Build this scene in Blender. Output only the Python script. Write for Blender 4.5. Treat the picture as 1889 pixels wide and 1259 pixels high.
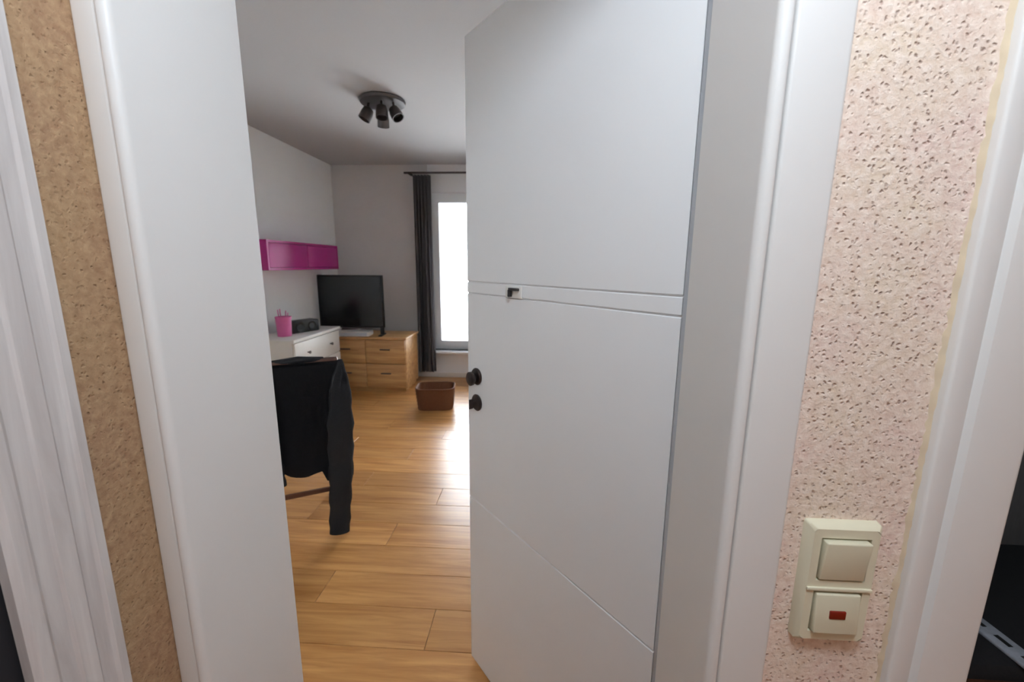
import bpy, bmesh, math, random
from mathutils import Vector, Matrix
random.seed(7)
for o in list(bpy.data.objects):
    bpy.data.objects.remove(o)
SC = bpy.context.scene
COL = SC.collection

# ------------------------------------------------------------------ camera
# world: x right, y into the room, z up; the hallway wall is the plane y = 0
F_PX, W_PX = 760.0, 1889.0
cd = bpy.data.cameras.new('camera')
cd.sensor_fit = 'HORIZONTAL'; cd.sensor_width = 36.0
cd.lens = F_PX / W_PX * 36.0
cd.clip_start = 0.02; cd.clip_end = 200
cam = bpy.data.objects.new('camera', cd); COL.objects.link(cam)
# rows: world axes x, y, z written in image axes (right, down, forward)
RX = Vector((0.99829, 0.01918, -0.05663)); RY = Vector((0.05808, -0.18066, 0.98183)); RZ = Vector((0.00871, -0.98336, -0.18142))
m = Matrix(((RX[0], -RX[1], -RX[2], 0.0), (RY[0], -RY[1], -RY[2], -0.5), (RZ[0], -RZ[1], -RZ[2], 1.38), (0, 0, 0, 1)))
cam.matrix_world = m
SC.camera = cam
cd.dof.use_dof = True; cd.dof.focus_distance = 0.75; cd.dof.aperture_fstop = 5.6

# ------------------------------------------------------------------ world, exposure
w = bpy.data.worlds.new('overcast_sky'); SC.world = w; w.use_nodes = True
bg = w.node_tree.nodes['Background']
bg.inputs['Color'].default_value = (0.86, 0.93, 1.0, 1); bg.inputs['Strength'].default_value = 18.0
HALL_LAMP = 53.0
SC.view_settings.view_transform = 'Standard'; SC.view_settings.look = 'None'
SC.view_settings.gamma = 1.0; SC.view_settings.use_curve_mapping = False
SC.view_settings.exposure = 0.0
SC.cycles.use_adaptive_sampling = True; SC.cycles.adaptive_threshold = 0.03
SC.cycles.use_light_tree = False; SC.cycles.max_bounces = 6; SC.cycles.diffuse_bounces = 5; SC.cycles.glossy_bounces = 3

# ------------------------------------------------------------------ materials
def lin(c):
    return tuple(((v / 255) / 12.92 if v / 255 <= 0.04045 else ((v / 255 + 0.055) / 1.055) ** 2.4) for v in c) + (1.0,)
class NT:
    def __init__(s, name):
        s.m = bpy.data.materials.new(name); s.m.use_nodes = True
        s.t = s.m.node_tree; s.p = s.t.nodes['Principled BSDF']
        s.out = s.t.nodes['Material Output']
    def n(s, typ, **kw):
        nd = s.t.nodes.new(typ)
        for k, v in kw.items():
            if k in nd.inputs: nd.inputs[k].default_value = v
            else: setattr(nd, k, v)
        return nd
    def l(s, a, ao, b, bi): s.t.links.new(a.outputs[ao], b.inputs[bi])
    def mixc(s, a, b, fac):
        nd = s.t.nodes.new('ShaderNodeMix'); nd.data_type = 'RGBA'
        for sock, v in ((6, a), (7, b), (0, fac)):
            if isinstance(v, tuple) and hasattr(v[0], 'outputs'): s.t.links.new(v[0].outputs[v[1]], nd.inputs[sock])
            else: nd.inputs[sock].default_value = v
        return (nd, 2)
    def ramp(s, src, stops):
        r = s.t.nodes.new('ShaderNodeValToRGB'); cr = r.color_ramp
        while len(cr.elements) < len(stops): cr.elements.new(0.5)
        for e, (p, c) in zip(cr.elements, stops): e.position = p; e.color = c
        s.t.links.new(src[0].outputs[src[1]], r.inputs[0]); return (r, 0)
    def col(s, src): s.t.links.new(src[0].outputs[src[1]], s.p.inputs['Base Color'])
    def bump(s, src, strength, dist):
        b = s.t.nodes.new('ShaderNodeBump'); b.inputs['Strength'].default_value = strength; b.inputs['Distance'].default_value = dist
        s.t.links.new(src[0].outputs[src[1]], b.inputs['Height']); s.t.links.new(b.outputs[0], s.p.inputs['Normal'])

def plain(name, rgb, rough=0.5, metal=0.0, noise=0.06, scale=30.0, coat=0.0, bump=0.0):
    t = NT(name); t.p.inputs['Roughness'].default_value = rough; t.p.inputs['Metallic'].default_value = metal
    t.p.inputs['Coat Weight'].default_value = coat
    c = lin(rgb); g = t.n('ShaderNodeTexCoord'); nz = t.n('ShaderNodeTexNoise', Scale=scale, Detail=3.0)
    t.l(g, 'Object', nz, 'Vector')
    d = tuple(v * (1 - noise * 2) for v in c[:3]) + (1,)
    t.col(t.mixc(d, c, (nz, 0)))
    if bump: t.bump((nz, 0), bump, 0.002)
    return t.m

def plaster(name, base_a, base_b, base_c, speck):
    t = NT(name); t.p.inputs['Roughness'].default_value = 0.9
    g = t.n('ShaderNodeTexCoord')
    big = t.n('ShaderNodeTexNoise', Scale=9.0, Detail=2.0); t.l(g, 'Object', big, 'Vector')
    mid = t.n('ShaderNodeTexNoise', Scale=95.0, Detail=4.0, Roughness=0.65); t.l(g, 'Object', mid, 'Vector')
    c1 = t.ramp((big, 0), [(0.38, lin(base_a)), (0.62, lin(base_b))])
    mr = t.ramp((mid, 0), [(0.35, (0, 0, 0, 1)), (0.7, (1, 1, 1, 1))])
    c2 = t.mixc(c1, lin(base_c), mr)
    # irregular little dark pits, some cells only
    wob = t.n('ShaderNodeTexNoise', Scale=160.0, Detail=2.0); t.l(g, 'Object', wob, 'Vector')
    off = t.n('ShaderNodeVectorMath', operation='SCALE'); off.inputs['Scale'].default_value = 0.006
    t.l(wob, 1, off, 0)
    add = t.n('ShaderNodeVectorMath', operation='ADD'); t.l(g, 'Object', add, 0); t.l(off, 0, add, 1)
    vo = t.n('ShaderNodeTexVoronoi', Scale=170.0); t.l(add, 0, vo, 'Vector')
    dots = t.ramp((vo, 'Distance'), [(0.10, (1, 1, 1, 1)), (0.42, (0, 0, 0, 1))])
    sep = t.n('ShaderNodeSeparateColor'); t.l(vo, 'Color', sep, 0)
    pick = t.ramp((sep, 0), [(0.22, (0, 0, 0, 1)), (0.75, (1, 1, 1, 1))])
    mul = t.n('ShaderNodeMath', operation='MULTIPLY'); t.l(dots[0], 0, mul, 0); t.l(pick[0], 0, mul, 1)
    m2 = t.n('ShaderNodeMath', operation='MULTIPLY'); t.l(mul, 0, m2, 0); m2.inputs[1].default_value = 0.6
    t.col(t.mixc(c2, lin(speck), (m2, 0)))
    h = t.n('ShaderNodeMath', operation='SUBTRACT'); t.l(mid, 0, h, 0); t.l(mul, 0, h, 1)
    t.bump((h, 0), 0.6, 0.003)
    return t.m

def wood(name, dark, light, axis='X', scale=1.0, rough=0.35, vary=0.25, coat=0.0):
    t = NT(name); t.p.inputs['Roughness'].default_value = rough; t.p.inputs['Coat Weight'].default_value = coat
    g = t.n('ShaderNodeTexCoord'); mp = t.n('ShaderNodeMapping'); t.l(g, 'Object', mp, 'Vector')
    oi = t.n('ShaderNodeObjectInfo')
    rv = t.n('ShaderNodeVectorMath', operation='SCALE'); rv.inputs[0].default_value = (7.3, 3.1, 5.7); t.l(oi, 'Random', rv, 'Scale')
    t.l(rv, 0, mp, 'Location')
    sc = {'X': (2.0, 28, 28), 'Y': (28, 2.0, 28), 'Z': (28, 28, 2.0)}[axis]
    mp.inputs['Scale'].default_value = tuple(v * scale for v in sc)
    nz = t.n('ShaderNodeTexNoise', Scale=1.0, Detail=6.0, Roughness=0.6, Distortion=0.6); t.l(mp, 0, nz, 'Vector')
    r = t.ramp((nz, 0), [(0.32, lin(dark)), (0.66, lin(light))])
    hs = t.n('ShaderNodeHueSaturation'); t.l(r[0], 0, hs, 'Color')
    mm = t.n('ShaderNodeMapRange'); t.l(oi, 'Random', mm, 'Value')
    mm.inputs['To Min'].default_value = 1 - vary; mm.inputs['To Max'].default_value = 1 + vary * 0.6
    t.l(mm, 0, hs, 'Value'); t.col((hs, 0)); t.bump((nz, 0), 0.06, 0.001)
    return t.m

M = {}
M['plaster'] = plaster('speckled_peach_plaster', (231, 210, 187), (229, 200, 188), (250, 234, 220), (150, 112, 98))
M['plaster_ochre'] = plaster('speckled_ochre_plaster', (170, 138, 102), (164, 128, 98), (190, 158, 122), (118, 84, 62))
M['lacquer'] = plain('white_door_lacquer', (232, 230, 227), 0.38, noise=0.01, scale=6)
M['door_white'] = plain('satin_white_door', (231, 231, 231), 0.42, noise=0.012, scale=5)
M['grained_white'] = wood('white_grained_lacquer', (196, 189, 186), (222, 217, 214), 'Z', 1.6, 0.4, 0.0)
M['seal'] = plain('grey_rubber_seal', (196, 202, 210), 0.6)
M['caulk'] = plain('cream_filler', (232, 212, 182), 0.85, noise=0.12, scale=40, bump=0.4)
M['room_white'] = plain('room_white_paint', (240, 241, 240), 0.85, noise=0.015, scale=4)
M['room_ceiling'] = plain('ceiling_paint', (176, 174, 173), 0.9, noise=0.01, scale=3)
M['taupe'] = plain('taupe_wall_paint', (212, 208, 206), 0.85, noise=0.03, scale=3)
M['hall_white'] = plain('hall_ceiling_paint', (232, 230, 226), 0.9, noise=0.02, scale=3)
M['dark_room'] = plain('dark_room_paint', (214, 212, 210), 0.9)
M['oak_floor'] = wood('oak_laminate', (170, 114, 60), (210, 156, 96), 'X', 1.0, 0.28, 0.14)
M['hall_floor'] = wood('hall_laminate', (170, 104, 50), (206, 138, 74), 'X', 1.0, 0.35, 0.0)
M['joint'] = plain('floor_underlay', (92, 58, 32), 0.9)
M['oak'] = wood('light_oak', (176, 128, 78), (212, 166, 110), 'X', 0.8, 0.45, 0.05)
M['brown_wood'] = wood('dark_brown_wood', (74, 44, 30), (112, 70, 48), 'X', 1.0, 0.45, 0.05)
M['lifted_wood'] = wood('lifted_grey_wood', (150, 147, 146), (166, 162, 160), 'Z', 1.0, 0.4, 0.05)  # grey wood: dark wardrobe tone lifted to imitate brightness the unlit room lacks
M['dark_floor'] = wood('dark_floor_boards', (86, 56, 36), (124, 84, 54), 'Y', 1.0, 0.4, 0.1)
M['beige_plastic'] = plain('aged_cream_plastic', (228, 222, 196), 0.32, noise=0.02, scale=20)
M['beige_rocker'] = plain('cream_plastic_rocker', (220, 214, 188), 0.3, noise=0.015, scale=20)
M['red'] = plain('red_indicator_lens', (132, 34, 20), 0.2)
M['gunmetal'] = plain('dark_nickel', (92, 86, 84), 0.35, 0.7)
M['bronze'] = plain('dark_bronze', (58, 50, 48), 0.4, 0.6)
M['black'] = plain('black_hook', (34, 32, 32), 0.5)
M['tv'] = plain('black_screen', (20, 20, 21), 0.18)
M['tv_case'] = plain('black_plastic', (32, 32, 33), 0.45)
M['magenta'] = plain('magenta_lacquer', (172, 28, 122), 0.45)
M['pink'] = plain('pink_plastic', (206, 96, 150), 0.45)
M['white_furn'] = plain('white_furniture', (226, 224, 218), 0.5, noise=0.01)
M['jacket'] = plain('black_cloth', (38, 38, 41), 0.95, noise=0.2, scale=120, bump=0.4)
M['curtain'] = plain('charcoal_curtain', (136, 133, 136), 0.95, noise=0.1, scale=90)
M['basket'] = plain('brown_wicker', (128, 82, 52), 0.85, noise=0.3, scale=160, bump=0.6)
M['dark_matt'] = plain('dark_matt_paint', (44, 42, 46), 0.95)
M['pvc'] = plain('white_window_frame', (236, 238, 240), 0.4, noise=0.01)
M['paper'] = plain('blue_grey_glossy_paper', (206, 214, 226), 0.25, noise=0.25, scale=45)
M['lampglass'] = plain('opal', (240, 238, 232), 0.4)
t = NT('lit_opal_glass'); t.p.inputs['Base Color'].default_value = (0.9, 0.9, 0.9, 1)
t.p.inputs['Emission Color'].default_value = (0.80, 0.93, 1.06, 1); t.p.inputs['Emission Strength'].default_value = HALL_LAMP; M['lit'] = t.m
t = NT('window_glass'); tr = t.n('ShaderNodeBsdfTransparent'); gl = t.n('ShaderNodeBsdfGlossy', Roughness=0.02)
fr = t.n('ShaderNodeFresnel', IOR=1.45); mx = t.n('ShaderNodeMixShader')
t.l(fr, 0, mx, 0); t.l(tr, 0, mx, 1); t.l(gl, 0, mx, 2); t.l(mx, 0, t.out, 0); M['glass'] = t.m

# ------------------------------------------------------------------ mesh helpers
def bm_new(): return bmesh.new()
def add_box(bm, x0, x1, y0, y1, z0, z1, bev=0.0, seg=2):
    vs = [bm.verts.new((x, y, z)) for x in (x0, x1) for y in (y0, y1) for z in (z0, z1)]
    fs = [bm.faces.new([vs[i] for i in q]) for q in ((0, 1, 3, 2), (4, 6, 7, 5), (0, 4, 5, 1), (2, 3, 7, 6), (0, 2, 6, 4), (1, 5, 7, 3))]
    if bev:
        es = list({e for f in fs for e in f.edges})
        bmesh.ops.bevel(bm, geom=es, offset=bev, segments=seg, profile=0.5, affect='EDGES')
    return bm
def add_prism(bm, pts, a0, a1, axis='Z'):
    def P(p, a):
        return {'Z': (p[0], p[1], a), 'X': (a, p[0], p[1]), 'Y': (p[0], a, p[1])}[axis]
    lo = [bm.verts.new(P(p, a0)) for p in pts]; hi = [bm.verts.new(P(p, a1)) for p in pts]
    n = len(pts)
    for i in range(n): bm.faces.new((lo[i], lo[(i + 1) % n], hi[(i + 1) % n], hi[i]))
    bm.faces.new(lo[::-1]); bm.faces.new(hi)
    return bm
def add_lathe(bm, prof, seg=24, mat=None):
    rings = []
    for r, h in prof:
        if r < 1e-6: rings.append([bm.verts.new((0, 0, h))])
        else: rings.append([bm.verts.new((r * math.cos(2 * math.pi * k / seg), r * math.sin(2 * math.pi * k / seg), h)) for k in range(seg)])
    new = [v for r in rings for v in r]
    for a, b in zip(rings, rings[1:]):
        for k in range(seg):
            k2 = (k + 1) % seg
            if len(a) == 1 and len(b) == 1: continue
            if len(a) == 1: bm.faces.new((a[0], b[k2], b[k]))
            elif len(b) == 1: bm.faces.new((a[k], a[k2], b[0]))
            else: bm.faces.new((a[k], a[k2], b[k2], b[k]))
    if mat is not None:
        for v in new: v.co = mat @ v.co
    return bm
def add_tube(bm, pts, r, seg=10):
    pts = [Vector(p) for p in pts]; rings = []
    rr = r if isinstance(r, (list, tuple)) else [r] * len(pts)
    for i, p in enumerate(pts):
        d = (pts[min(i + 1, len(pts) - 1)] - pts[max(i - 1, 0)]).normalized()
        u = d.cross(Vector((0, 0, 1)) if abs(d.z) < 0.9 else Vector((1, 0, 0))).normalized(); v = d.cross(u)
        rings.append([bm.verts.new(p + rr[i] * (u * math.cos(2 * math.pi * k / seg) + v * math.sin(2 * math.pi * k / seg))) for k in range(seg)])
    for a, b in zip(rings, rings[1:]):
        for k in range(seg): bm.faces.new((a[k], a[(k + 1) % seg], b[(k + 1) % seg], b[k]))
    bm.faces.new(rings[0][::-1]); bm.faces.new(rings[-1])
    return bm
def obj(name, bm, mat, parent=None, smooth=False, loc=None, rot=None):
    bmesh.ops.recalc_face_normals(bm, faces=bm.faces)
    me = bpy.data.meshes.new(name); bm.to_mesh(me); bm.free()
    me.materials.append(M[mat])
    if smooth:
        me.polygons.foreach_set('use_smooth', [True] * len(me.polygons))
        me.set_sharp_from_angle(angle=math.radians(38))
    o = bpy.data.objects.new(name, me); COL.objects.link(o)
    if loc is not None: o.location = loc
    if rot is not None: o.rotation_euler = rot
    if parent is not None: o.parent = parent
    return o
def box(name, mat, dims, parent=None, bev=0.0, **kw):
    return obj(name, add_box(bm_new(), *dims, bev=bev), mat, parent, smooth=bev > 0, **kw)
def struct(o, label=None):
    o['kind'] = 'structure'
    if label: o['label'] = label
    return o
def tag(o, label, cat, group=None):
    o['label'] = label; o['category'] = cat
    if group: o['group'] = group
    return o
def thing(name, label, cat, loc=(0, 0, 0), rz=0.0, group=None):
    o = bpy.data.objects.new(name, None); COL.objects.link(o); o.empty_display_size = 0.1
    o.location = loc; o.rotation_euler = (0, 0, rz)
    return tag(o, label, cat, group)
def sempty(name, label, loc=(0, 0, 0), rz=0.0):
    o = bpy.data.objects.new(name, None); COL.objects.link(o); o.location = loc; o.rotation_euler = (0, 0, rz)
    return struct(o, label)

# ------------------------------------------------------------------ the shell
HX0, HX1, HY0 = -0.525, 2.3, -2.1          # hallway
RX0, RX1, RY1, CEIL = -2.40, 0.44, 4.42, 2.50  # bedroom
OX0, OX1, OZ = -0.498, 0.262, 2.03           # opening of the main doorway
PX0, PX1 = 0.56, 1.40                        # opening of the doorway on the right
def wall_with_openings(name, mat, y0, y1, x0, x1, label):
    bm = bm_new()
    for a, b in ((x0, OX0), (OX1, PX0), (PX1, x1)):
        if b > a: add_box(bm, a, b, y0, y1, 0, CEIL)
    add_box(bm, OX0, OX1, y0, y1, OZ, CEIL); add_box(bm, PX0, PX1, y0, y1, OZ, CEIL)
    return struct(obj(name, bm, mat), label)
wall_with_openings('wall_front', 'plaster', 0.0, 0.10, -0.66, HX1, 'speckled peach plaster wall with the open doorway and light switch')
wall_with_openings('wall_front_inner', 'room_white', 0.10, 0.20, RX0 - 0.1, HX1 + 0.1, 'room side of the doorway wall')
# left hallway wall with a doorway of its own
bm = bm_new()
add_box(bm, HX0 - 0.12, HX0, -0.150, 0.0, 0, CEIL); add_box(bm, HX0 - 0.12, HX0, HY0, -1.06, 0, CEIL)
add_box(bm, HX0 - 0.12, HX0, -1.06, -0.150, 2.03, CEIL)
struct(obj('wall_left', bm, 'plaster_ochre'), 'narrow strip of speckled ochre plaster at the left corner')
struct(box('wall_back', 'plaster', (HX0 - 0.12, HX1 + 0.1, HY0 - 0.1, HY0, 0, CEIL)), 'hallway wall behind the viewer')
struct(box('wall_right', 'plaster', (HX1, HX1 + 0.1, HY0, 0, 0, CEIL)), 'end wall of the hallway')
struct(box('ceiling_hallway', 'hall_white', (HX0 - 0.12, HX1 + 0.1, HY0 - 0.1, 0.1, CEIL, CEIL + 0.08)), 'white hallway ceiling')
struct(box('floor_hallway', 'hall_floor', (HX0 - 0.12, HX1 + 0.1, HY0 - 0.1, 0.20, -0.06, 0.0)), 'wood laminate hallway floor')
# bedroom
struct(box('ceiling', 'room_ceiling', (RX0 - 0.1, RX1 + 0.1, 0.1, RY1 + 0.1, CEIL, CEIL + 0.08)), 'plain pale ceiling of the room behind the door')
struct(box('wall_bedroom_left', 'room_white', (RX0 - 0.1, RX0, 0.2, RY1, 0, CEIL)), 'pale left wall of the room behind the door')
struct(box('wall_bedroom_right', 'room_white', (RX1, RX1 + 0.06, 0.2, RY1, 0, CEIL)), 'pale right wall behind the open door')
WX0, WX1, WZ0, WZ1 = -1.27, 0.24, 0.34, 2.20
bm = bm_new()
add_box(bm, RX0 - 0.1, WX0, RY1, RY1 + 0.2, 0, CEIL)
struct(obj('wall_far', bm, 'taupe'), 'taupe painted far wall beside the window')
bm = bm_new()
add_box(bm, WX1, RX1 + 0.1, RY1, RY1 + 0.2, 0, CEIL); add_box(bm, WX0, WX1, RY1, RY1 + 0.2, 0, WZ0); add_box(bm, WX0, WX1, RY1, RY1 + 0.2, WZ1, CEIL)
struct(obj('wall_window', bm, 'pvc'), 'white wall above and below the window')
# floor: base plus laminate planks, each a piece
fl = struct(box('floor', 'joint', (RX0 - 0.1, RX1 + 0.1, 0.2, RY1 + 0.1, -0.06, -0.008)), 'honey oak laminate floor of the room behind the door')
PL, PW = 1.18, 0.182
pm = add_box(bm_new(), 0.0008, PL - 0.0008, 0.0008, PW - 0.0008, -0.008, 0.0, bev=0.0012, seg=1)
me = bpy.data.meshes.new('plank'); bmesh.ops.recalc_face_normals(pm, faces=pm.faces); pm.to_mesh(me); pm.free(); me.materials.append(M['oak_floor'])
cuts = {}
def plank_mesh(a, b):
    k = (round(a, 3), round(b, 3))
    if k not in cuts:
        q = add_box(bm_new(), a + 0.0008, b - 0.0008, 0.0008, PW - 0.0008, -0.008, 0.0, bev=0.0012, seg=1)
        bmesh.ops.recalc_face_normals(q, faces=q.faces)
        mm = bpy.data.meshes.new('plank'); q.to_mesh(mm); q.free(); mm.materials.append(M['oak_floor']); cuts[k] = mm
    return cuts[k]
y = 0.202; row = 0
while y < RY1:
    x = RX0 - (row * 0.43 % 1.0) * PL
    while x < RX1:
        a, b = max(RX0, x) - x, min(RX1, x + PL) - x
        if b - a > 0.03:
            o = bpy.data.objects.new('plank', me if b - a > PL - 1e-4 else plank_mesh(a, b)); COL.objects.link(o)
            o.location = (x, y, 0); o.parent = fl
        x += PL
    y += PW; row += 1
def skirting(name, dims): struct(box(name, 'white_furn', dims, bev=0.004), 'low white skirting board')
skirting('baseboard_left', (RX0, RX0 + 0.015, 0.2, RY1 - 0.015, 0, 0.06))
skirting('baseboard_far', (RX0, WX1 + 0.2, RY1 - 0.015, RY1, 0, 0.06))

# dark room on the right, and its doorway
struct(box('floor_dark_room', 'dark_floor', (0.50, 2.6, 0.2, 2.6, -0.06, 0.0)), 'brown boards of the dark room on the right')
struct(box('wall_dark_room_far', 'dark_room', (0.50, 2.6, 2.5, 2.6, 0, CEIL)), 'dark wall of the unlit room')
struct(box('wall_dark_room_right', 'dark_room', (2.4, 2.5, 0.2, 2.5, 0, CEIL)), 'dark wall of the unlit room')
struct(box('wall_dark_room_left', 'dark_room', (0.50, 0.53, 0.2, 2.5, 0, CEIL)), 'dark wall of the unlit room')
struct(box('ceiling_dark_room', 'dark_room', (0.50, 2.6, 0.1, 2.6, CEIL, CEIL + 0.08)), 'ceiling of the unlit room')

# ------------------------------------------------------------------ door frame of the main doorway
def rnd(cx, cy, r, a0, a1, n=5):
    return [(cx + r * math.cos(math.radians(a0 + (a1 - a0) * k / n)), cy + r * math.sin(math.radians(a0 + (a1 - a0) * k / n))) for k in range(n + 1)]
t1 = sempty('trim_1', 'white lacquered door frame around the open door')
def jamb(s, xi):     # s = +1: the right side, -1: the left side; xi = inner face
    st = 0.170 if s > 0 else 0.200
    pts = [(0.0, st)] + [(p[0], p[1]) for p in rnd(0.009, -0.009, 0.009, 180, 270)] + [(p[0], p[1]) for p in rnd(0.011, -0.014, 0.004, 270, 360, 3)] \
        + [(0.015, 0.0), (0.021, 0.0), (0.021, 0.205), (0.013, 0.205), (0.013, st)]
    return [(xi + s * p[0], p[1]) for p in pts]
obj('jamb', add_prism(bm_new(), jamb(1, 0.240), 0, 2.0), 'lacquer', t1, smooth=True)
obj('jamb', add_prism(bm_new(), jamb(-1, -0.476), 0, 2.0), 'lacquer', t1, smooth=True)
head = bm_new(); add_box(head, -0.497, 0.261, -0.018, 0.190, 2.0, 2.02); add_box(head, -0.497, 0.261, 0.190, 0.205, 2.012, 2.02)
obj('head_jamb', head, 'lacquer', t1)
def arch(x0, x1):
    y = -0.012
    return [(x0, 0.0), (x0, y + 0.004)] + rnd(x0 + 0.004, y + 0.004, 0.004, 180, 270, 3)[1:] + rnd(x1 - 0.005, y + 0.005, 0.005, 270, 360, 4) + [(x1, 0.0)]
obj('architrave', add_prism(bm_new(), arch(0.2595, 0.320), 0, 2.082), 'lacquer', t1, smooth=True)
obj('architrave', add_prism(bm_new(), arch(HX0, -0.4935), 0, 2.082), 'lacquer', t1, smooth=True)
box('architrave', 'lacquer', (-0.4935, 0.2595, -0.012, 0, 2.02, 2.082), t1, bev=0.003)
box('seal_strip', 'seal', (0.2430, 0.2525, 0.171, 0.199, 0, 2.0), t1, bev=0.003)
box('seal_strip', 'seal', (-0.4885, -0.4795, 0.2005, 0.2045, 0, 2.0), t1, bev=0.003)
box('head_seal', 'seal', (-0.478, 0.242, 0.191, 0.199, 2.001, 2.011), t1, bev=0.003)
# room-side casing
obj('architrave', add_prism(bm_new(), [(-0.4885, 0.2), (-0.56, 0.2), (-0.56, 0.212), (-0.4885, 0.212)], 0, 2.08), 'lacquer', t1)
def bead(name, x, y, axis, parent, n=260, z0=0.0, z1=2.05, wdt=0.006, dep=0.006):
    # a ragged line of filler where the plaster meets a frame
    bm = bm_new(); rings = []
    rg = random.Random(hash((round(x, 3), round(y, 3))) % 1000)
    for k in range(n):
        z = z0 + (z1 - z0) * k / (n - 1); a = wdt * rg.uniform(0.45, 1.25); d = dep * rg.uniform(0.5, 1.1)
        if axis == 'x': q = [(x, y), (x - a, y), (x - a * 0.5, y - d * 0.7), (x, y - d)]
        else: q = [(x, y), (x, y + a), (x + d * 0.7, y + a * 0.5), (x + d, y)]
        rings.append([bm.verts.new((p[0], p[1], z)) for p in q])
    for a, b in zip(rings, rings[1:]):
        for i in range(4): bm.faces.new((a[i], a[(i + 1) % 4], b[(i + 1) % 4], b[i]))
    bm.faces.new(rings[0]); bm.faces.new(rings[-1][::-1])
    return obj(name, bm, 'caulk', parent, smooth=True)

# second frame, to the right
t2 = sempty('trim_2', 'white moulded door frame at the right edge, beside the switch')
def arch2(x0, x1, xr):
    y = -0.013
    return [(x0, 0.0), (x0, y + 0.004)] + rnd(x0 + 0.004, y + 0.004, 0.004, 180, 270, 3)[1:] + [(xr - 0.009, y), (xr - 0.005, y + 0.003), (xr - 0.001, y - 0.004), (xr + 0.004, y - 0.005)] + \
        rnd(x1 - 0.007, y + 0.002, 0.007, 270, 360, 4) + [(x1, 0.0)]
obj('architrave', add_prism(bm_new(), arch2(0.478, 0.574, 0.511), 0, 2.10), 'lacquer', t2, smooth=True)
obj('jamb', add_prism(bm_new(), [(0.560, 0.0), (0.572, 0.0), (0.572, 0.205), (0.560, 0.205)], 0, 2.02), 'lacquer', t2)
obj('architrave', add_prism(bm_new(), [(2 * 0.98 - p[0], p[1]) for p in arch2(0.478, 0.574, 0.511)], 0, 2.10), 'lacquer', t2, smooth=True)
obj('jamb', add_prism(bm_new(), [(1.388, 0.0), (1.40, 0.0), (1.40, 0.205), (1.388, 0.205)], 0, 2.02), 'lacquer', t2)
box('head_jamb', 'lacquer', (0.57, 1.39, -0.018, 0.205, 2.02, 2.03), t2)
box('architrave', 'lacquer', (0.57, 1.39, -0.015, 0, 2.03, 2.10), t2)
bead('filler_bead', 0.478, 0.0, 'x', t2, wdt=0.006, dep=0.003)

# third frame, on the left wall
t3 = sempty('trim_3', 'white grained door frame at the left edge of the view')
def arch3():
    x = HX0
    prof = [(0, -0.082), (0.012, -0.084), (0.013, -0.094), (0.0105, -0.098), (0.0105, -0.112), (0.014, -0.116), (0.014, -0.132), (0.011, -0.135), (0.011, -0.150), (0.015, -0.155), (0.015, -0.166), (0.011, -0.172), (0.0, -0.172)]
    return [(x + a, b) for a, b in prof]
obj('architrave', add_prism(bm_new(), arch3(), 0, 2.10), 'grained_white', t3)
obj('architrave', add_prism(bm_new(), [(a, -1.21 - b) for a, b in arch3()], 0, 2.10), 'grained_white', t3)
box('architrave', 'grained_white', (HX0, HX0 + 0.012, -1.04, -0.17, 2.02, 2.10), t3)
bead('filler_bead', HX0, -0.082, 'y', t3, wdt=0.005, dep=0.003)
d3 = struct(box('door_2', 'dark_matt', (HX0 - 0.045, HX0 - 0.005, -1.058, -0.1515, 0.008, 2.01), bev=0.003), 'dark closed door at the lower left corner')
box('door_panel', 'dark_matt', (HX0 - 0.006, HX0 - 0.001, -0.93, -0.28, 1.10, 1.88), d3, bev=0.002)
box('door_panel', 'dark_matt', (HX0 - 0.006, HX0 - 0.001, -0.93, -0.28, 0.15, 0.98), d3, bev=0.002)

# ------------------------------------------------------------------ the open door (local x along the leaf from the hinge, local y through it)
DOOR_DIR = math.atan2(0.764, -0.646)
dr = sempty('door_1', 'white grooved door standing open into the room', (0.243, 0.2005, 0.0), DOOR_DIR)
# front face looks along local +y after the turn, so the leaf lies on local -y
gz = [0.634, 1.297, 1.331]; gd, gh = 0.0035, 0.0030
prof = [(-0.040, 0.012), (0.0, 0.012)]
for z in gz: prof += [(0.0, z - gh), (-gd, z - gh * 0.4), (-gd, z + gh * 0.4), (0.0, z + gh)]
prof += [(0.0, 1.985), (-0.040, 1.985)]
obj('leaf', add_prism(bm_new(), prof, 0.0, 0.694, 'X'), 'door_white', dr)
lip = bm_new()
add_box(lip, 0.6942, 0.707, -0.040, -0.026, 0.012, 1.998); add_box(lip, -0.012, -0.0002, -0.040, -0.026, 0.012, 1.998); add_box(lip, -0.0002, 0.6942, -0.040, -0.026, 1.9852, 1.998)
obj('edge_lip', lip, 'door_white', dr)
TY = Matrix.Rotation(-math.pi / 2, 4, 'X')   # lathe axis z -> local +y
def rose(name, x, z, prof, mat='bronze', parent=None, seg=28):
    return obj(name, add_lathe(bm_new(), prof, seg, Matrix.Translation((x, 0, z)) @ TY), mat, parent or dr, smooth=True)
r1 = rose('handle_rose', 0.642, 1.050, [(0, 0.0), (0.025, 0.0), (0.026, 0.004), (0.023, 0.008), (0.012, 0.009), (0, 0.009)])
rose('door_knob', 0.642, 1.046, [(0.010, 0.008), (0.009, 0.012), (0.016, 0.016), (0.021, 0.021), (0.021, 0.027), (0.015, 0.031), (0, 0.032)], parent=dr)
r2 = rose('lock_rose', 0.642, 0.968, [(0, 0.0), (0.025, 0.0), (0.026, 0.004), (0.022, 0.008), (0, 0.008)])
kb = bm_new(); add_tube(kb, [(0.642, 0.006, 0.968), (0.642, 0.018, 0.968)], 0.005, 8)
add_box(kb, 0.6405, 0.6435, 0.016, 0.030, 0.952, 0.982, bev=0.001)
obj('key', kb, 'bronze', dr, smooth=True)
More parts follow.
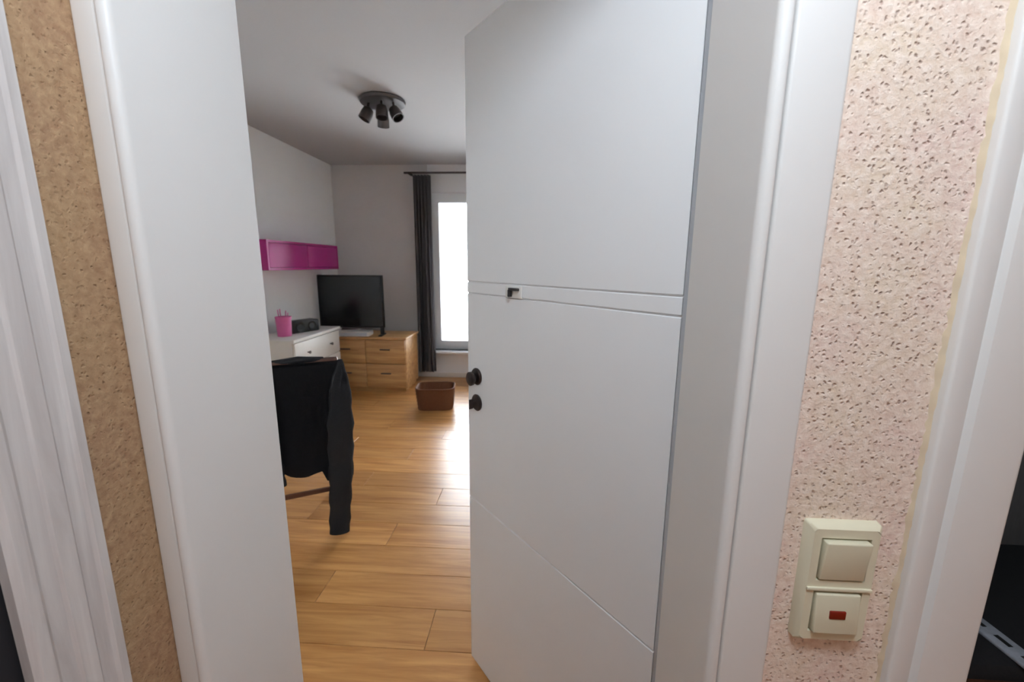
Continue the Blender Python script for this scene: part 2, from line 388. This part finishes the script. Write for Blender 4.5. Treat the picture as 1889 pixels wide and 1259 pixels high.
for z in (0.24, 1.72):
    obj('hinge', add_tube(bm_new(), [(-0.012, -0.046, z), (-0.012, -0.046, z + 0.09)], 0.007, 12), 'gunmetal', dr, smooth=True)
# small hook stuck on the door
u = Vector((math.cos(DOOR_DIR), math.sin(DOOR_DIR), 0)); nrm = Vector((-math.sin(DOOR_DIR), math.cos(DOOR_DIR), 0))
hp = Vector((0.243, 0.2005, 0)) + u * 0.462 + nrm * 0.0
hk = thing('adhesive_hook', 'small white adhesive hook plate with black bent hook on the open door', 'hook', (hp.x, hp.y, 1.298), DOOR_DIR)
box('plate', 'white_furn', (-0.034, 0.034, 0.0002, 0.004, -0.001, 0.030), hk, bev=0.0015)
hb = bm_new(); add_box(hb, -0.026, 0.012, 0.0042, 0.012, 0.018, 0.025, bev=0.0015); add_box(hb, 0.004, 0.012, 0.0042, 0.014, 0.002, 0.020, bev=0.0015)
obj('bent_hook', hb, 'black', hk, smooth=True)

# ------------------------------------------------------------------ light switch
sw = thing('light_switch', 'cream double light switch with red indicator on the speckled wall', 'light switch', (0.3945, 0.0, 0.978))
SW, SH, SD = 0.087, 0.168, 0.014
def frame_plate():
    bm = bm_new()
    # outer body with chamfered rim and two square wells
    def ring(hw, hh, y, cz=0.0): return [bm.verts.new(p) for p in ((-hw, y, cz - hh), (hw, y, cz - hh), (hw, y, cz + hh), (-hw, y, cz + hh))]
    a = ring(SW / 2 + 0.002, SH / 2 + 0.002, 0.0); b = ring(SW / 2 + 0.001, SH / 2 + 0.001, -SD + 0.005); c = ring(SW / 2 - 0.004, SH / 2 - 0.004, -SD)
    for p, q in ((a, b), (b, c)):
        for i in range(4): bm.faces.new((p[i], p[(i + 1) % 4], q[(i + 1) % 4], q[i]))
    bm.faces.new(a[::-1])
    # face: three rails and two stiles around the wells
    hw, hh = SW / 2 - 0.004, SH / 2 - 0.004; wx = 0.0300; wz = [(0.0075, 0.0680), (-0.0680, -0.0075)]
    xs = [-hw, -wx, wx, hw]; zs = [-hh, wz[1][0], wz[1][1], wz[0][0], wz[0][1], hh]
    g = [[bm.verts.new((x, -SD, z)) for z in zs] for x in xs]
    for i in range(3):
        for j in range(5):
            if i == 1 and j in (1, 3): continue
            bm.faces.new((g[i][j], g[i + 1][j], g[i + 1][j + 1], g[i][j + 1]))
    for j in (1, 3):
        q = [g[1][j], g[2][j], g[2][j + 1], g[1][j + 1]]
        r = [bm.verts.new((v.co.x, -SD + 0.006, v.co.z)) for v in q]
        for i in range(4): bm.faces.new((q[i], q[(i + 1) % 4], r[(i + 1) % 4], r[i]))
        bm.faces.new(r)
    bmesh.ops.remove_doubles(bm, verts=bm.verts, dist=1e-5)
    es = [e for e in bm.edges if all(abs(v.co.x) > SW / 2 - 0.006 and abs(v.co.z) > SH / 2 - 0.006 for v in e.verts) and abs(e.verts[0].co.y - e.verts[1].co.y) > 0.003 and e.calc_length() < 0.02]
    bmesh.ops.bevel(bm, geom=es, offset=0.004, segments=3, profile=0.5, affect='EDGES')
    return bm
fp = obj('frame', frame_plate(), 'beige_plastic', sw, smooth=True)
def rocker(z0, z1, tilt):
    bm = bm_new(); add_box(bm, -0.0275, 0.0275, -SD - 0.005, -SD + 0.0058, z0, z1, bev=0.002, seg=3)
    zc = (z0 + z1) / 2
    for v in bm.verts:
        if v.co.y < -SD: v.co.y += tilt * (v.co.z - zc) / (z1 - z0)
    return bm
obj('rocker', rocker(0.0100, 0.0655, -0.005), 'beige_rocker', sw, smooth=True)
rk = obj('rocker', rocker(-0.0655, -0.0100, 0.004), 'beige_rocker', sw, smooth=True)
box('indicator', 'red', (-0.0100, 0.0100, -SD - 0.0066, -SD - 0.002, -0.0435, -0.0320), rk, bev=0.001)
box('middle_ridge', 'beige_plastic', (-0.040, 0.040, -SD - 0.0025, -SD + 0.001, -0.0062, -0.0015), sw, bev=0.001)

# ------------------------------------------------------------------ hallway ceiling lamp (above and behind the viewer)
hl = thing('pendant_lamp', 'round opal glass pendant lamp hanging from the hallway ceiling', 'lamp', (0.07, -0.55, CEIL))
obj('ceiling_rose', add_lathe(bm_new(), [(0, 0), (0.05, 0), (0.048, -0.02), (0.01, -0.035), (0, -0.035)], 28), 'white_furn', hl, smooth=True)
obj('cord', add_tube(bm_new(), [(0, 0, -0.03), (0, 0, -0.215)], 0.004, 8), 'white_furn', hl, smooth=True)
obj('cap', add_lathe(bm_new(), [(0, -0.205), (0.02, -0.205), (0.045, -0.235), (0.045, -0.245), (0, -0.245)], 28), 'gunmetal', hl, smooth=True)
obj('globe', add_lathe(bm_new(), [(0.12 * math.sin(math.radians(a)), -0.35 + 0.12 * math.cos(math.radians(a))) for a in range(22, 180, 12)] + [(0, -0.47)], 32), 'lit', hl, smooth=True)

# ------------------------------------------------------------------ window
wn = sempty('window_1', 'tall bright window at the far end of the room')
def fr(x0, x1, z0, z1, tk, y0, y1, name='frame'):
    bm = bm_new(); add_box(bm, x0, x0 + tk, y0, y1, z0, z1); add_box(bm, x1 - tk, x1, y0, y1, z0, z1)
    add_box(bm, x0 + tk, x1 - tk, y0, y1, z0, z0 + tk); add_box(bm, x0 + tk, x1 - tk, y0, y1, z1 - tk, z1)
    return obj(name, bm, 'pvc', wn)
fr(WX0, WX1, WZ0, WZ1, 0.05, RY1 + 0.08, RY1 + 0.15)
mid = (WX0 + WX1) / 2
for a, b in ((WX0 + 0.05, mid), (mid, WX1 - 0.05)):
    fr(a, b, WZ0 + 0.05, WZ1 - 0.05, 0.06, RY1 + 0.06, RY1 + 0.13, 'sash')
    g = box('pane', 'glass', (a + 0.06, b - 0.06, RY1 + 0.09, RY1 + 0.095, WZ0 + 0.11, WZ1 - 0.11), wn)
box('sill', 'pvc', (WX0 - 0.03, WX1 + 0.03, RY1 - 0.10, RY1 + 0.08, WZ0 - 0.03, WZ0), wn, bev=0.004)
hd = bm_new(); add_box(hd, mid - 0.045, mid - 0.02, RY1 + 0.03, RY1 + 0.06, 1.05, 1.20, bev=0.005); obj('window_handle', hd, 'pvc', wn, smooth=True)

# curtain beside the window
cu = thing('curtain', 'charcoal curtain hanging at the left side of the bright window', 'curtain', (0, 0, 0))
bm = bm_new(); n = 46; cols = []
for k in range(n):
    t_ = k / (n - 1); x = -1.40 + 0.20 * t_; yy = RY1 - 0.13 + 0.032 * math.sin(t_ * math.pi * 11)
    cols.append([bm.verts.new((x + 0.01 * math.sin(k) * h, yy + 0.008 * h * math.sin(k * 1.7), 2.36 - 2.26 * h)) for h in (0, 0.25, 0.5, 0.75, 1.0)])
for a, b in zip(cols, cols[1:]):
    for i in range(4): bm.faces.new((a[i], b[i], b[i + 1], a[i + 1]))
bmesh.ops.solidify(bm, geom=bm.faces[:], thickness=0.003)
obj('cloth', bm, 'curtain', cu, smooth=True)
obj('rail', add_tube(bm_new(), [(-1.5, RY1 - 0.13, 2.385), (0.36, RY1 - 0.13, 2.385)], 0.011, 10), 'gunmetal', cu, smooth=True)
for bx_ in (-1.46, 0.29): box('bracket', 'gunmetal', (bx_, bx_ + 0.02, RY1 - 0.13, RY1, 2.375, 2.395), cu)

# ------------------------------------------------------------------ ceiling spotlight in the room
LX, LY = -1.09, 2.56
sp = thing('ceiling_spotlight', 'dark metal ceiling light with four small spot heads', 'ceiling light', (LX, LY, CEIL))
obj('mounting_plate', add_lathe(bm_new(), [(0, 0), (0.150, 0), (0.156, -0.008), (0.150, -0.024), (0.10, -0.032), (0, -0.034)], 40), 'gunmetal', sp, smooth=True)
for ang, tilt, rad in ((205, 28, 0.10), (335, 34, 0.105), (285, 12, 0.085), (110, 30, 0.09)):
    a = math.radians(ang); px, py = rad * math.cos(a), rad * math.sin(a)
    h = obj('spot_head', add_lathe(bm_new(), [(0, 0.028), (0.018, 0.026), (0.034, 0.014), (0.040, -0.012), (0.042, -0.062), (0.037, -0.062), (0.034, -0.03), (0, -0.028)], 20,
        Matrix.Translation((px, py, -0.085)) @ Matrix.Rotation(math.radians(tilt), 4, Vector((-math.sin(a), math.cos(a), 0))).inverted()), 'gunmetal', sp, smooth=True)
    obj('arm', add_tube(bm_new(), [(px * 0.9, py * 0.9, -0.022), (px, py, -0.066)], 0.009, 10), 'gunmetal', h, smooth=True)

# ------------------------------------------------------------------ magenta shelf and white dresser on the left wall
sh = thing('wall_shelf', 'magenta box shelf mounted on the left wall of the room', 'shelf', (RX0, 3.42, 1.32))
Y0, Y1, DP, HH = -0.60, 0.62, 0.20, 0.25
box('top_board', 'magenta', (0, DP, Y0, Y1, HH - 0.02, HH), sh); box('bottom_board', 'magenta', (0, DP, Y0, Y1, 0, 0.02), sh)
box('end_board', 'magenta', (0, DP, Y0, Y0 + 0.02, 0.02, HH - 0.02), sh); box('end_board', 'magenta', (0, DP, Y1 - 0.02, Y1, 0.02, HH - 0.02), sh)
box('back_board', 'magenta', (0, 0.008, Y0 + 0.02, Y1 - 0.02, 0.02, HH - 0.02), sh)
box('flap', 'magenta', (DP - 0.018, DP, Y0 + 0.023, (Y0 + Y1) / 2 - 0.002, 0.023, HH - 0.023), sh, bev=0.002)
box('flap', 'magenta', (DP - 0.018, DP, (Y0 + Y1) / 2 + 0.002, Y1 - 0.023, 0.023, HH - 0.023), sh, bev=0.002)

ds = thing('dresser', 'white dresser with drawers along the left wall under the magenta shelf', 'dresser', (RX0 + 0.018, 2.72, 0))
box('carcass', 'white_furn', (0, 0.38, 0, 0.80, 0.05, 0.73), ds); box('top', 'white_furn', (0, 0.405, -0.01, 0.81, 0.73, 0.755), ds, bev=0.003)
for k in range(4): box('foot', 'white_furn', (0.02 + 0.30 * (k % 2), 0.07 + 0.30 * (k % 2), 0.02 + 0.71 * (k // 2), 0.07 + 0.71 * (k // 2), 0, 0.05), ds)
for k in range(3):
    z = 0.07 + k * 0.22
    d = box('drawer', 'white_furn', (0.381, 0.398, 0.012, 0.788, z, z + 0.21), ds, bev=0.003)
    for yy in (0.2, 0.6): obj('knob', add_lathe(bm_new(), [(0, 0), (0.007, 0), (0.006, 0.012), (0.014, 0.018), (0.013, 0.026), (0, 0.028)], 14, Matrix.Translation((0.398, yy, z + 0.105)) @ Matrix.Rotation(math.pi / 2, 4, 'Y')), 'gunmetal', d, smooth=True)
pc = thing('pencil_cup', 'pink cup on the white dresser', 'cup', (RX0 + 0.22, 2.92, 0.755))
obj('cup', add_lathe(bm_new(), [(0, 0), (0.055, 0), (0.062, 0.15), (0.066, 0.17), (0.060, 0.17), (0.055, 0.01), (0, 0.01)], 24), 'pink', pc, smooth=True)
pcb = bm_new()
for k in range(4): add_tube(pcb, [(0.02 * math.cos(k * 1.6), 0.02 * math.sin(k * 1.6), 0.012), (0.045 * math.cos(k * 1.6), 0.045 * math.sin(k * 1.6), 0.205 + 0.012 * k)], 0.004, 6)
obj('pencils', pcb, 'pink', pc)
spk = thing('speaker', 'small dark grey speaker on the white dresser beside the pink cup', 'speaker', (RX0 + 0.24, 3.16, 0.755), -0.4)
box('cabinet', 'tv_case', (-0.06, 0.06, -0.14, 0.14, 0, 0.11), spk, bev=0.012)
obj('driver', add_lathe(bm_new(), [(0.045, 0), (0.045, 0.003), (0.035, 0.003), (0.012, -0.006), (0, -0.004)], 20, Matrix.Translation((0.0605, -0.06, 0.055)) @ Matrix.Rotation(math.pi / 2, 4, 'Y')), 'tv', spk, smooth=True)
obj('driver', add_lathe(bm_new(), [(0.045, 0), (0.045, 0.003), (0.035, 0.003), (0.012, -0.006), (0, -0.004)], 20, Matrix.Translation((0.0605, 0.06, 0.055)) @ Matrix.Rotation(math.pi / 2, 4, 'Y')), 'tv', spk, smooth=True)

# ------------------------------------------------------------------ oak cabinet with a television
cb = thing('oak_cabinet', 'low light oak cabinet with drawers against the taupe wall', 'cabinet', (-1.83, 3.95, 0))
box('carcass', 'oak', (-0.44, 0.44, -0.17, 0.26, 0.04, 0.58), cb); box('top', 'oak', (-0.455, 0.455, -0.20, 0.27, 0.58, 0.605), cb, bev=0.003)
box('plinth', 'oak', (-0.42, 0.42, -0.15, 0.24, 0, 0.04), cb)
for i in range(2):
    for k in range(2):
        x0 = -0.434 + i * 0.436; z0 = 0.05 + k * 0.265
        d = box('drawer', 'oak', (x0, x0 + 0.432, -0.190, -0.171, z0, z0 + 0.258), cb, bev=0.003)
        box('handle', 'gunmetal', (x0 + 0.16, x0 + 0.27, -0.205, -0.190, z0 + 0.15, z0 + 0.162), d, bev=0.003)
tv = thing('television', 'black television on two feet standing on the oak cabinet', 'television', (-2.0, 3.86, 0.605), 0.10)
box('casing', 'tv_case', (-0.345, 0.345, -0.010, 0.035, 0.085, 0.655), tv, bev=0.006)
box('screen', 'tv', (-0.330, 0.330, -0.0115, -0.0095, 0.105, 0.640), tv)
for s in (-1, 1):
    f = bm_new(); add_box(f, s * 0.315 - 0.02, s * 0.315 + 0.02, -0.09, 0.10, 0, 0.012, bev=0.003); add_box(f, s * 0.315 - 0.018, s * 0.315 + 0.018, 0.0, 0.03, 0.010, 0.10)
    obj('foot', f, 'tv_case', tv, smooth=True)
rc = thing('set_top_box', 'pale box lying under the black television', 'box', (-1.97, 3.85, 0.605), 0.1)
box('case', 'white_furn', (-0.17, 0.17, -0.09, 0.09, 0.003, 0.05), rc, bev=0.004); box('front_panel', 'seal', (-0.15, 0.15, -0.092, -0.0895, 0.01, 0.043), rc)

# ------------------------------------------------------------------ basket by the window
bs = thing('storage_basket', 'brown wicker basket on the floor below the window', 'basket', (-0.96, 3.32, 0.001), 0.12)
bm = bm_new(); NS = 40
def sq(t_, a, b):
    c, s = math.cos(t_), math.sin(t_); return (a * math.copysign(abs(c) ** 0.45, c), b * math.copysign(abs(s) ** 0.45, s))
rows = []
for j in range(13):
    h = j / 12; rr = []
    for k in range(NS):
        bump_ = 0.004 * (1 if (j + k) % 2 else -1) if 0 < j < 12 else 0
        a, b = sq(2 * math.pi * k / NS, 0.165 + 0.02 * h + bump_, 0.115 + 0.02 * h + bump_)
        rr.append(bm.verts.new((a, b, 0.21 * h)))
    rows.append(rr)
inner = [[bm.verts.new((v.co.x * 0.93, v.co.y * 0.93, v.co.z)) for v in rows[-1]], [bm.verts.new((v.co.x * 0.9, v.co.y * 0.9, 0.012)) for v in rows[0]]]
for a, b in zip(rows + inner[:1], rows[1:] + inner[:1] + inner[1:] if False else rows[1:] + inner[:1]):
    for k in range(NS): bm.faces.new((a[k], a[(k + 1) % NS], b[(k + 1) % NS], b[k]))
for k in range(NS): bm.faces.new((inner[0][k], inner[0][(k + 1) % NS], inner[1][(k + 1) % NS], inner[1][k]))
bm.faces.new(inner[1]); bm.faces.new(rows[0][::-1])
obj('body', bm, 'basket', bs, smooth=True)
rim = [(*sq(2 * math.pi * k / 32, 0.182, 0.132), 0.212) for k in range(33)]
obj('rim', add_tube(bm_new(), rim, 0.008, 8), 'basket', bs, smooth=True)

# ------------------------------------------------------------------ wooden chair with a dark jacket over its back
ch = thing('wooden_chair', 'brown wooden chair seen from behind under a dark jacket', 'chair', (-1.225, 1.53, 0), 0.50)
for sx in (-1, 1):
    obj('leg', add_tube(bm_new(), [(sx * 0.165, -0.17, 0.0), (sx * 0.165, -0.15, 0.45), (sx * 0.160, -0.19, 0.90)], [0.016, 0.019, 0.015], 10), 'brown_wood', ch, smooth=True)
    obj('leg', add_tube(bm_new(), [(sx * 0.18, 0.22, 0.0), (sx * 0.175, 0.20, 0.445)], [0.015, 0.019], 10), 'brown_wood', ch, smooth=True)
box('seat', 'brown_wood', (-0.20, 0.20, -0.17, 0.24, 0.44, 0.465), ch, bev=0.008)
box('top_rail', 'brown_wood', (-0.175, 0.175, -0.205, -0.180, 0.845, 0.925), ch, bev=0.008)
box('back_slat', 'brown_wood', (-0.16, 0.16, -0.190, -0.172, 0.63, 0.68), ch, bev=0.005)
box('stretcher', 'brown_wood', (-0.16, 0.16, -0.168, -0.152, 0.20, 0.225), ch, bev=0.004)
jk = thing('jacket', 'black jacket draped over the back of the wooden chair', 'jacket', (-1.225, 1.53, 0), 0.50)
bm = bm_new(); nx, nz = 26, 30; grid = []
for i in range(nx + 1):
    s_ = i / nx; x = -0.20 + 0.40 * s_; c = []
    drop = 0.36 + 0.02 * math.sin(s_ * 9) if s_ < 0.66 else 0.30
    for j in range(nz + 1):
        t_ = j / nz
        back = 0.14   # share of cloth on the seat side of the rail
        if t_ < back:
            q = t_ / back; y_ = -0.150 + 0.0 * q; z_ = 0.62 + (0.895 - 0.62) * q; y_ = -0.155 - 0.004 * q
        elif t_ < 0.24:
            q = (t_ - back) / 0.10 * math.pi; y_ = -0.192 + 0.034 * math.cos(q); z_ = 0.895 + 0.016 * math.sin(q)
        else:
            q = (t_ - 0.24) / 0.76; z_ = 0.895 + (drop - 0.895) * q
            y_ = -0.226 - 0.012 * math.sin(s_ * 15 + q * 2) * q - 0.015 * q
        c.append(bm.verts.new((x * (1 + 0.05 * t_) + 0.006 * math.sin(j * 0.7 + i), y_, z_)))
    grid.append(c)
for i in range(nx):
    for j in range(nz): bm.faces.new((grid[i][j], grid[i + 1][j], grid[i + 1][j + 1], grid[i][j + 1]))
bmesh.ops.solidify(bm, geom=bm.faces[:], thickness=0.006)
obj('body', bm, 'jacket', jk, smooth=True)
def sleeve(pts, r, name='sleeve'):
    P, R = [], []
    for (p, q, a, b) in zip(pts, pts[1:], r, r[1:]):
        for k in range(5):
            f = k / 5; P.append(Vector(p).lerp(Vector(q), f)); R.append((a + (b - a) * f) * (1 + 0.07 * math.sin(len(P) * 1.9)))
    P.append(Vector(pts[-1])); R.append(r[-1])
    b_ = add_tube(bm_new(), P, R, 16)
    for v in b_.verts:
        c_ = min(P, key=lambda p_: abs(p_.z - v.co.z)); v.co.y = c_.y + (v.co.y - c_.y) * 0.42 + 0.004 * math.sin(v.co.z * 40 + v.co.x * 30)
    obj(name, b_, 'jacket', jk, smooth=True)
sleeve([(0.185, -0.225, 0.905), (0.175, -0.262, 0.80), (0.165, -0.272, 0.60), (0.155, -0.272, 0.40), (0.14, -0.272, 0.20), (0.125, -0.272, 0.02)], [0.014, 0.046, 0.060, 0.058, 0.052, 0.048])
sleeve([(-0.185, -0.225, 0.905), (-0.175, -0.262, 0.80), (-0.165, -0.272, 0.62), (-0.15, -0.272, 0.45), (-0.135, -0.272, 0.33)], [0.014, 0.046, 0.058, 0.055, 0.046])
obj('collar', add_tube(bm_new(), [(-0.11, -0.19, 0.918), (0, -0.20, 0.925), (0.11, -0.19, 0.918)], [0.012, 0.018, 0.012], 10), 'jacket', jk, smooth=True)

# ------------------------------------------------------------------ dark room on the right: cabinet, bench, newspaper
wd = thing('wardrobe', 'grey wardrobe in the dark room at the right edge, tone lifted for light', 'wardrobe', (1.62, 1.35, 0))
box('carcass', 'lifted_wood', (-0.9, 0.7, 0, 0.55, 0.0, 2.1), wd)
for k in range(3):
    d = box('wardrobe_door', 'lifted_wood', (-0.896 + k * 0.533, -0.369 + k * 0.533, -0.02, -0.001, 0.06, 2.09), wd, bev=0.002)
    box('handle', 'gunmetal', (-0.41 + k * 0.533, -0.40 + k * 0.533, -0.045, -0.02, 0.95, 1.15), d, bev=0.003)
bn = thing('bench', 'low black bench just inside the dark doorway on the right', 'bench', (1.42, 0.62, 0))
box('seat_pad', 'jacket', (-0.42, 0.5, -0.20, 0.30, 0.36, 0.42), bn, bev=0.02)
box('apron', 'brown_wood', (-0.41, 0.49, -0.19, 0.29, 0.29, 0.36), bn)
box('front_rail', 'brown_wood', (-0.43, 0.51, -0.245, -0.19, 0.30, 0.375), bn, bev=0.006)
for sx in (-0.39, 0.44):
    for sy in (-0.17, 0.24): box('leg', 'brown_wood', (sx, sx + 0.045, sy, sy + 0.045, 0, 0.29), bn)
nw = thing('folded_newspaper', 'blue grey folded paper lying on the bench in the dark room', 'newspaper', (1.225, 0.49, 0.4215), 1.62)
box('pages', 'paper', (-0.105, 0.105, -0.027, 0.027, 0, 0.010), nw, bev=0.003)
for k in range(3): box('print_block', 'tv_case', (-0.085 + 0.06 * k, -0.05 + 0.06 * k, -0.006, 0.006, 0.0100, 0.0106), nw)
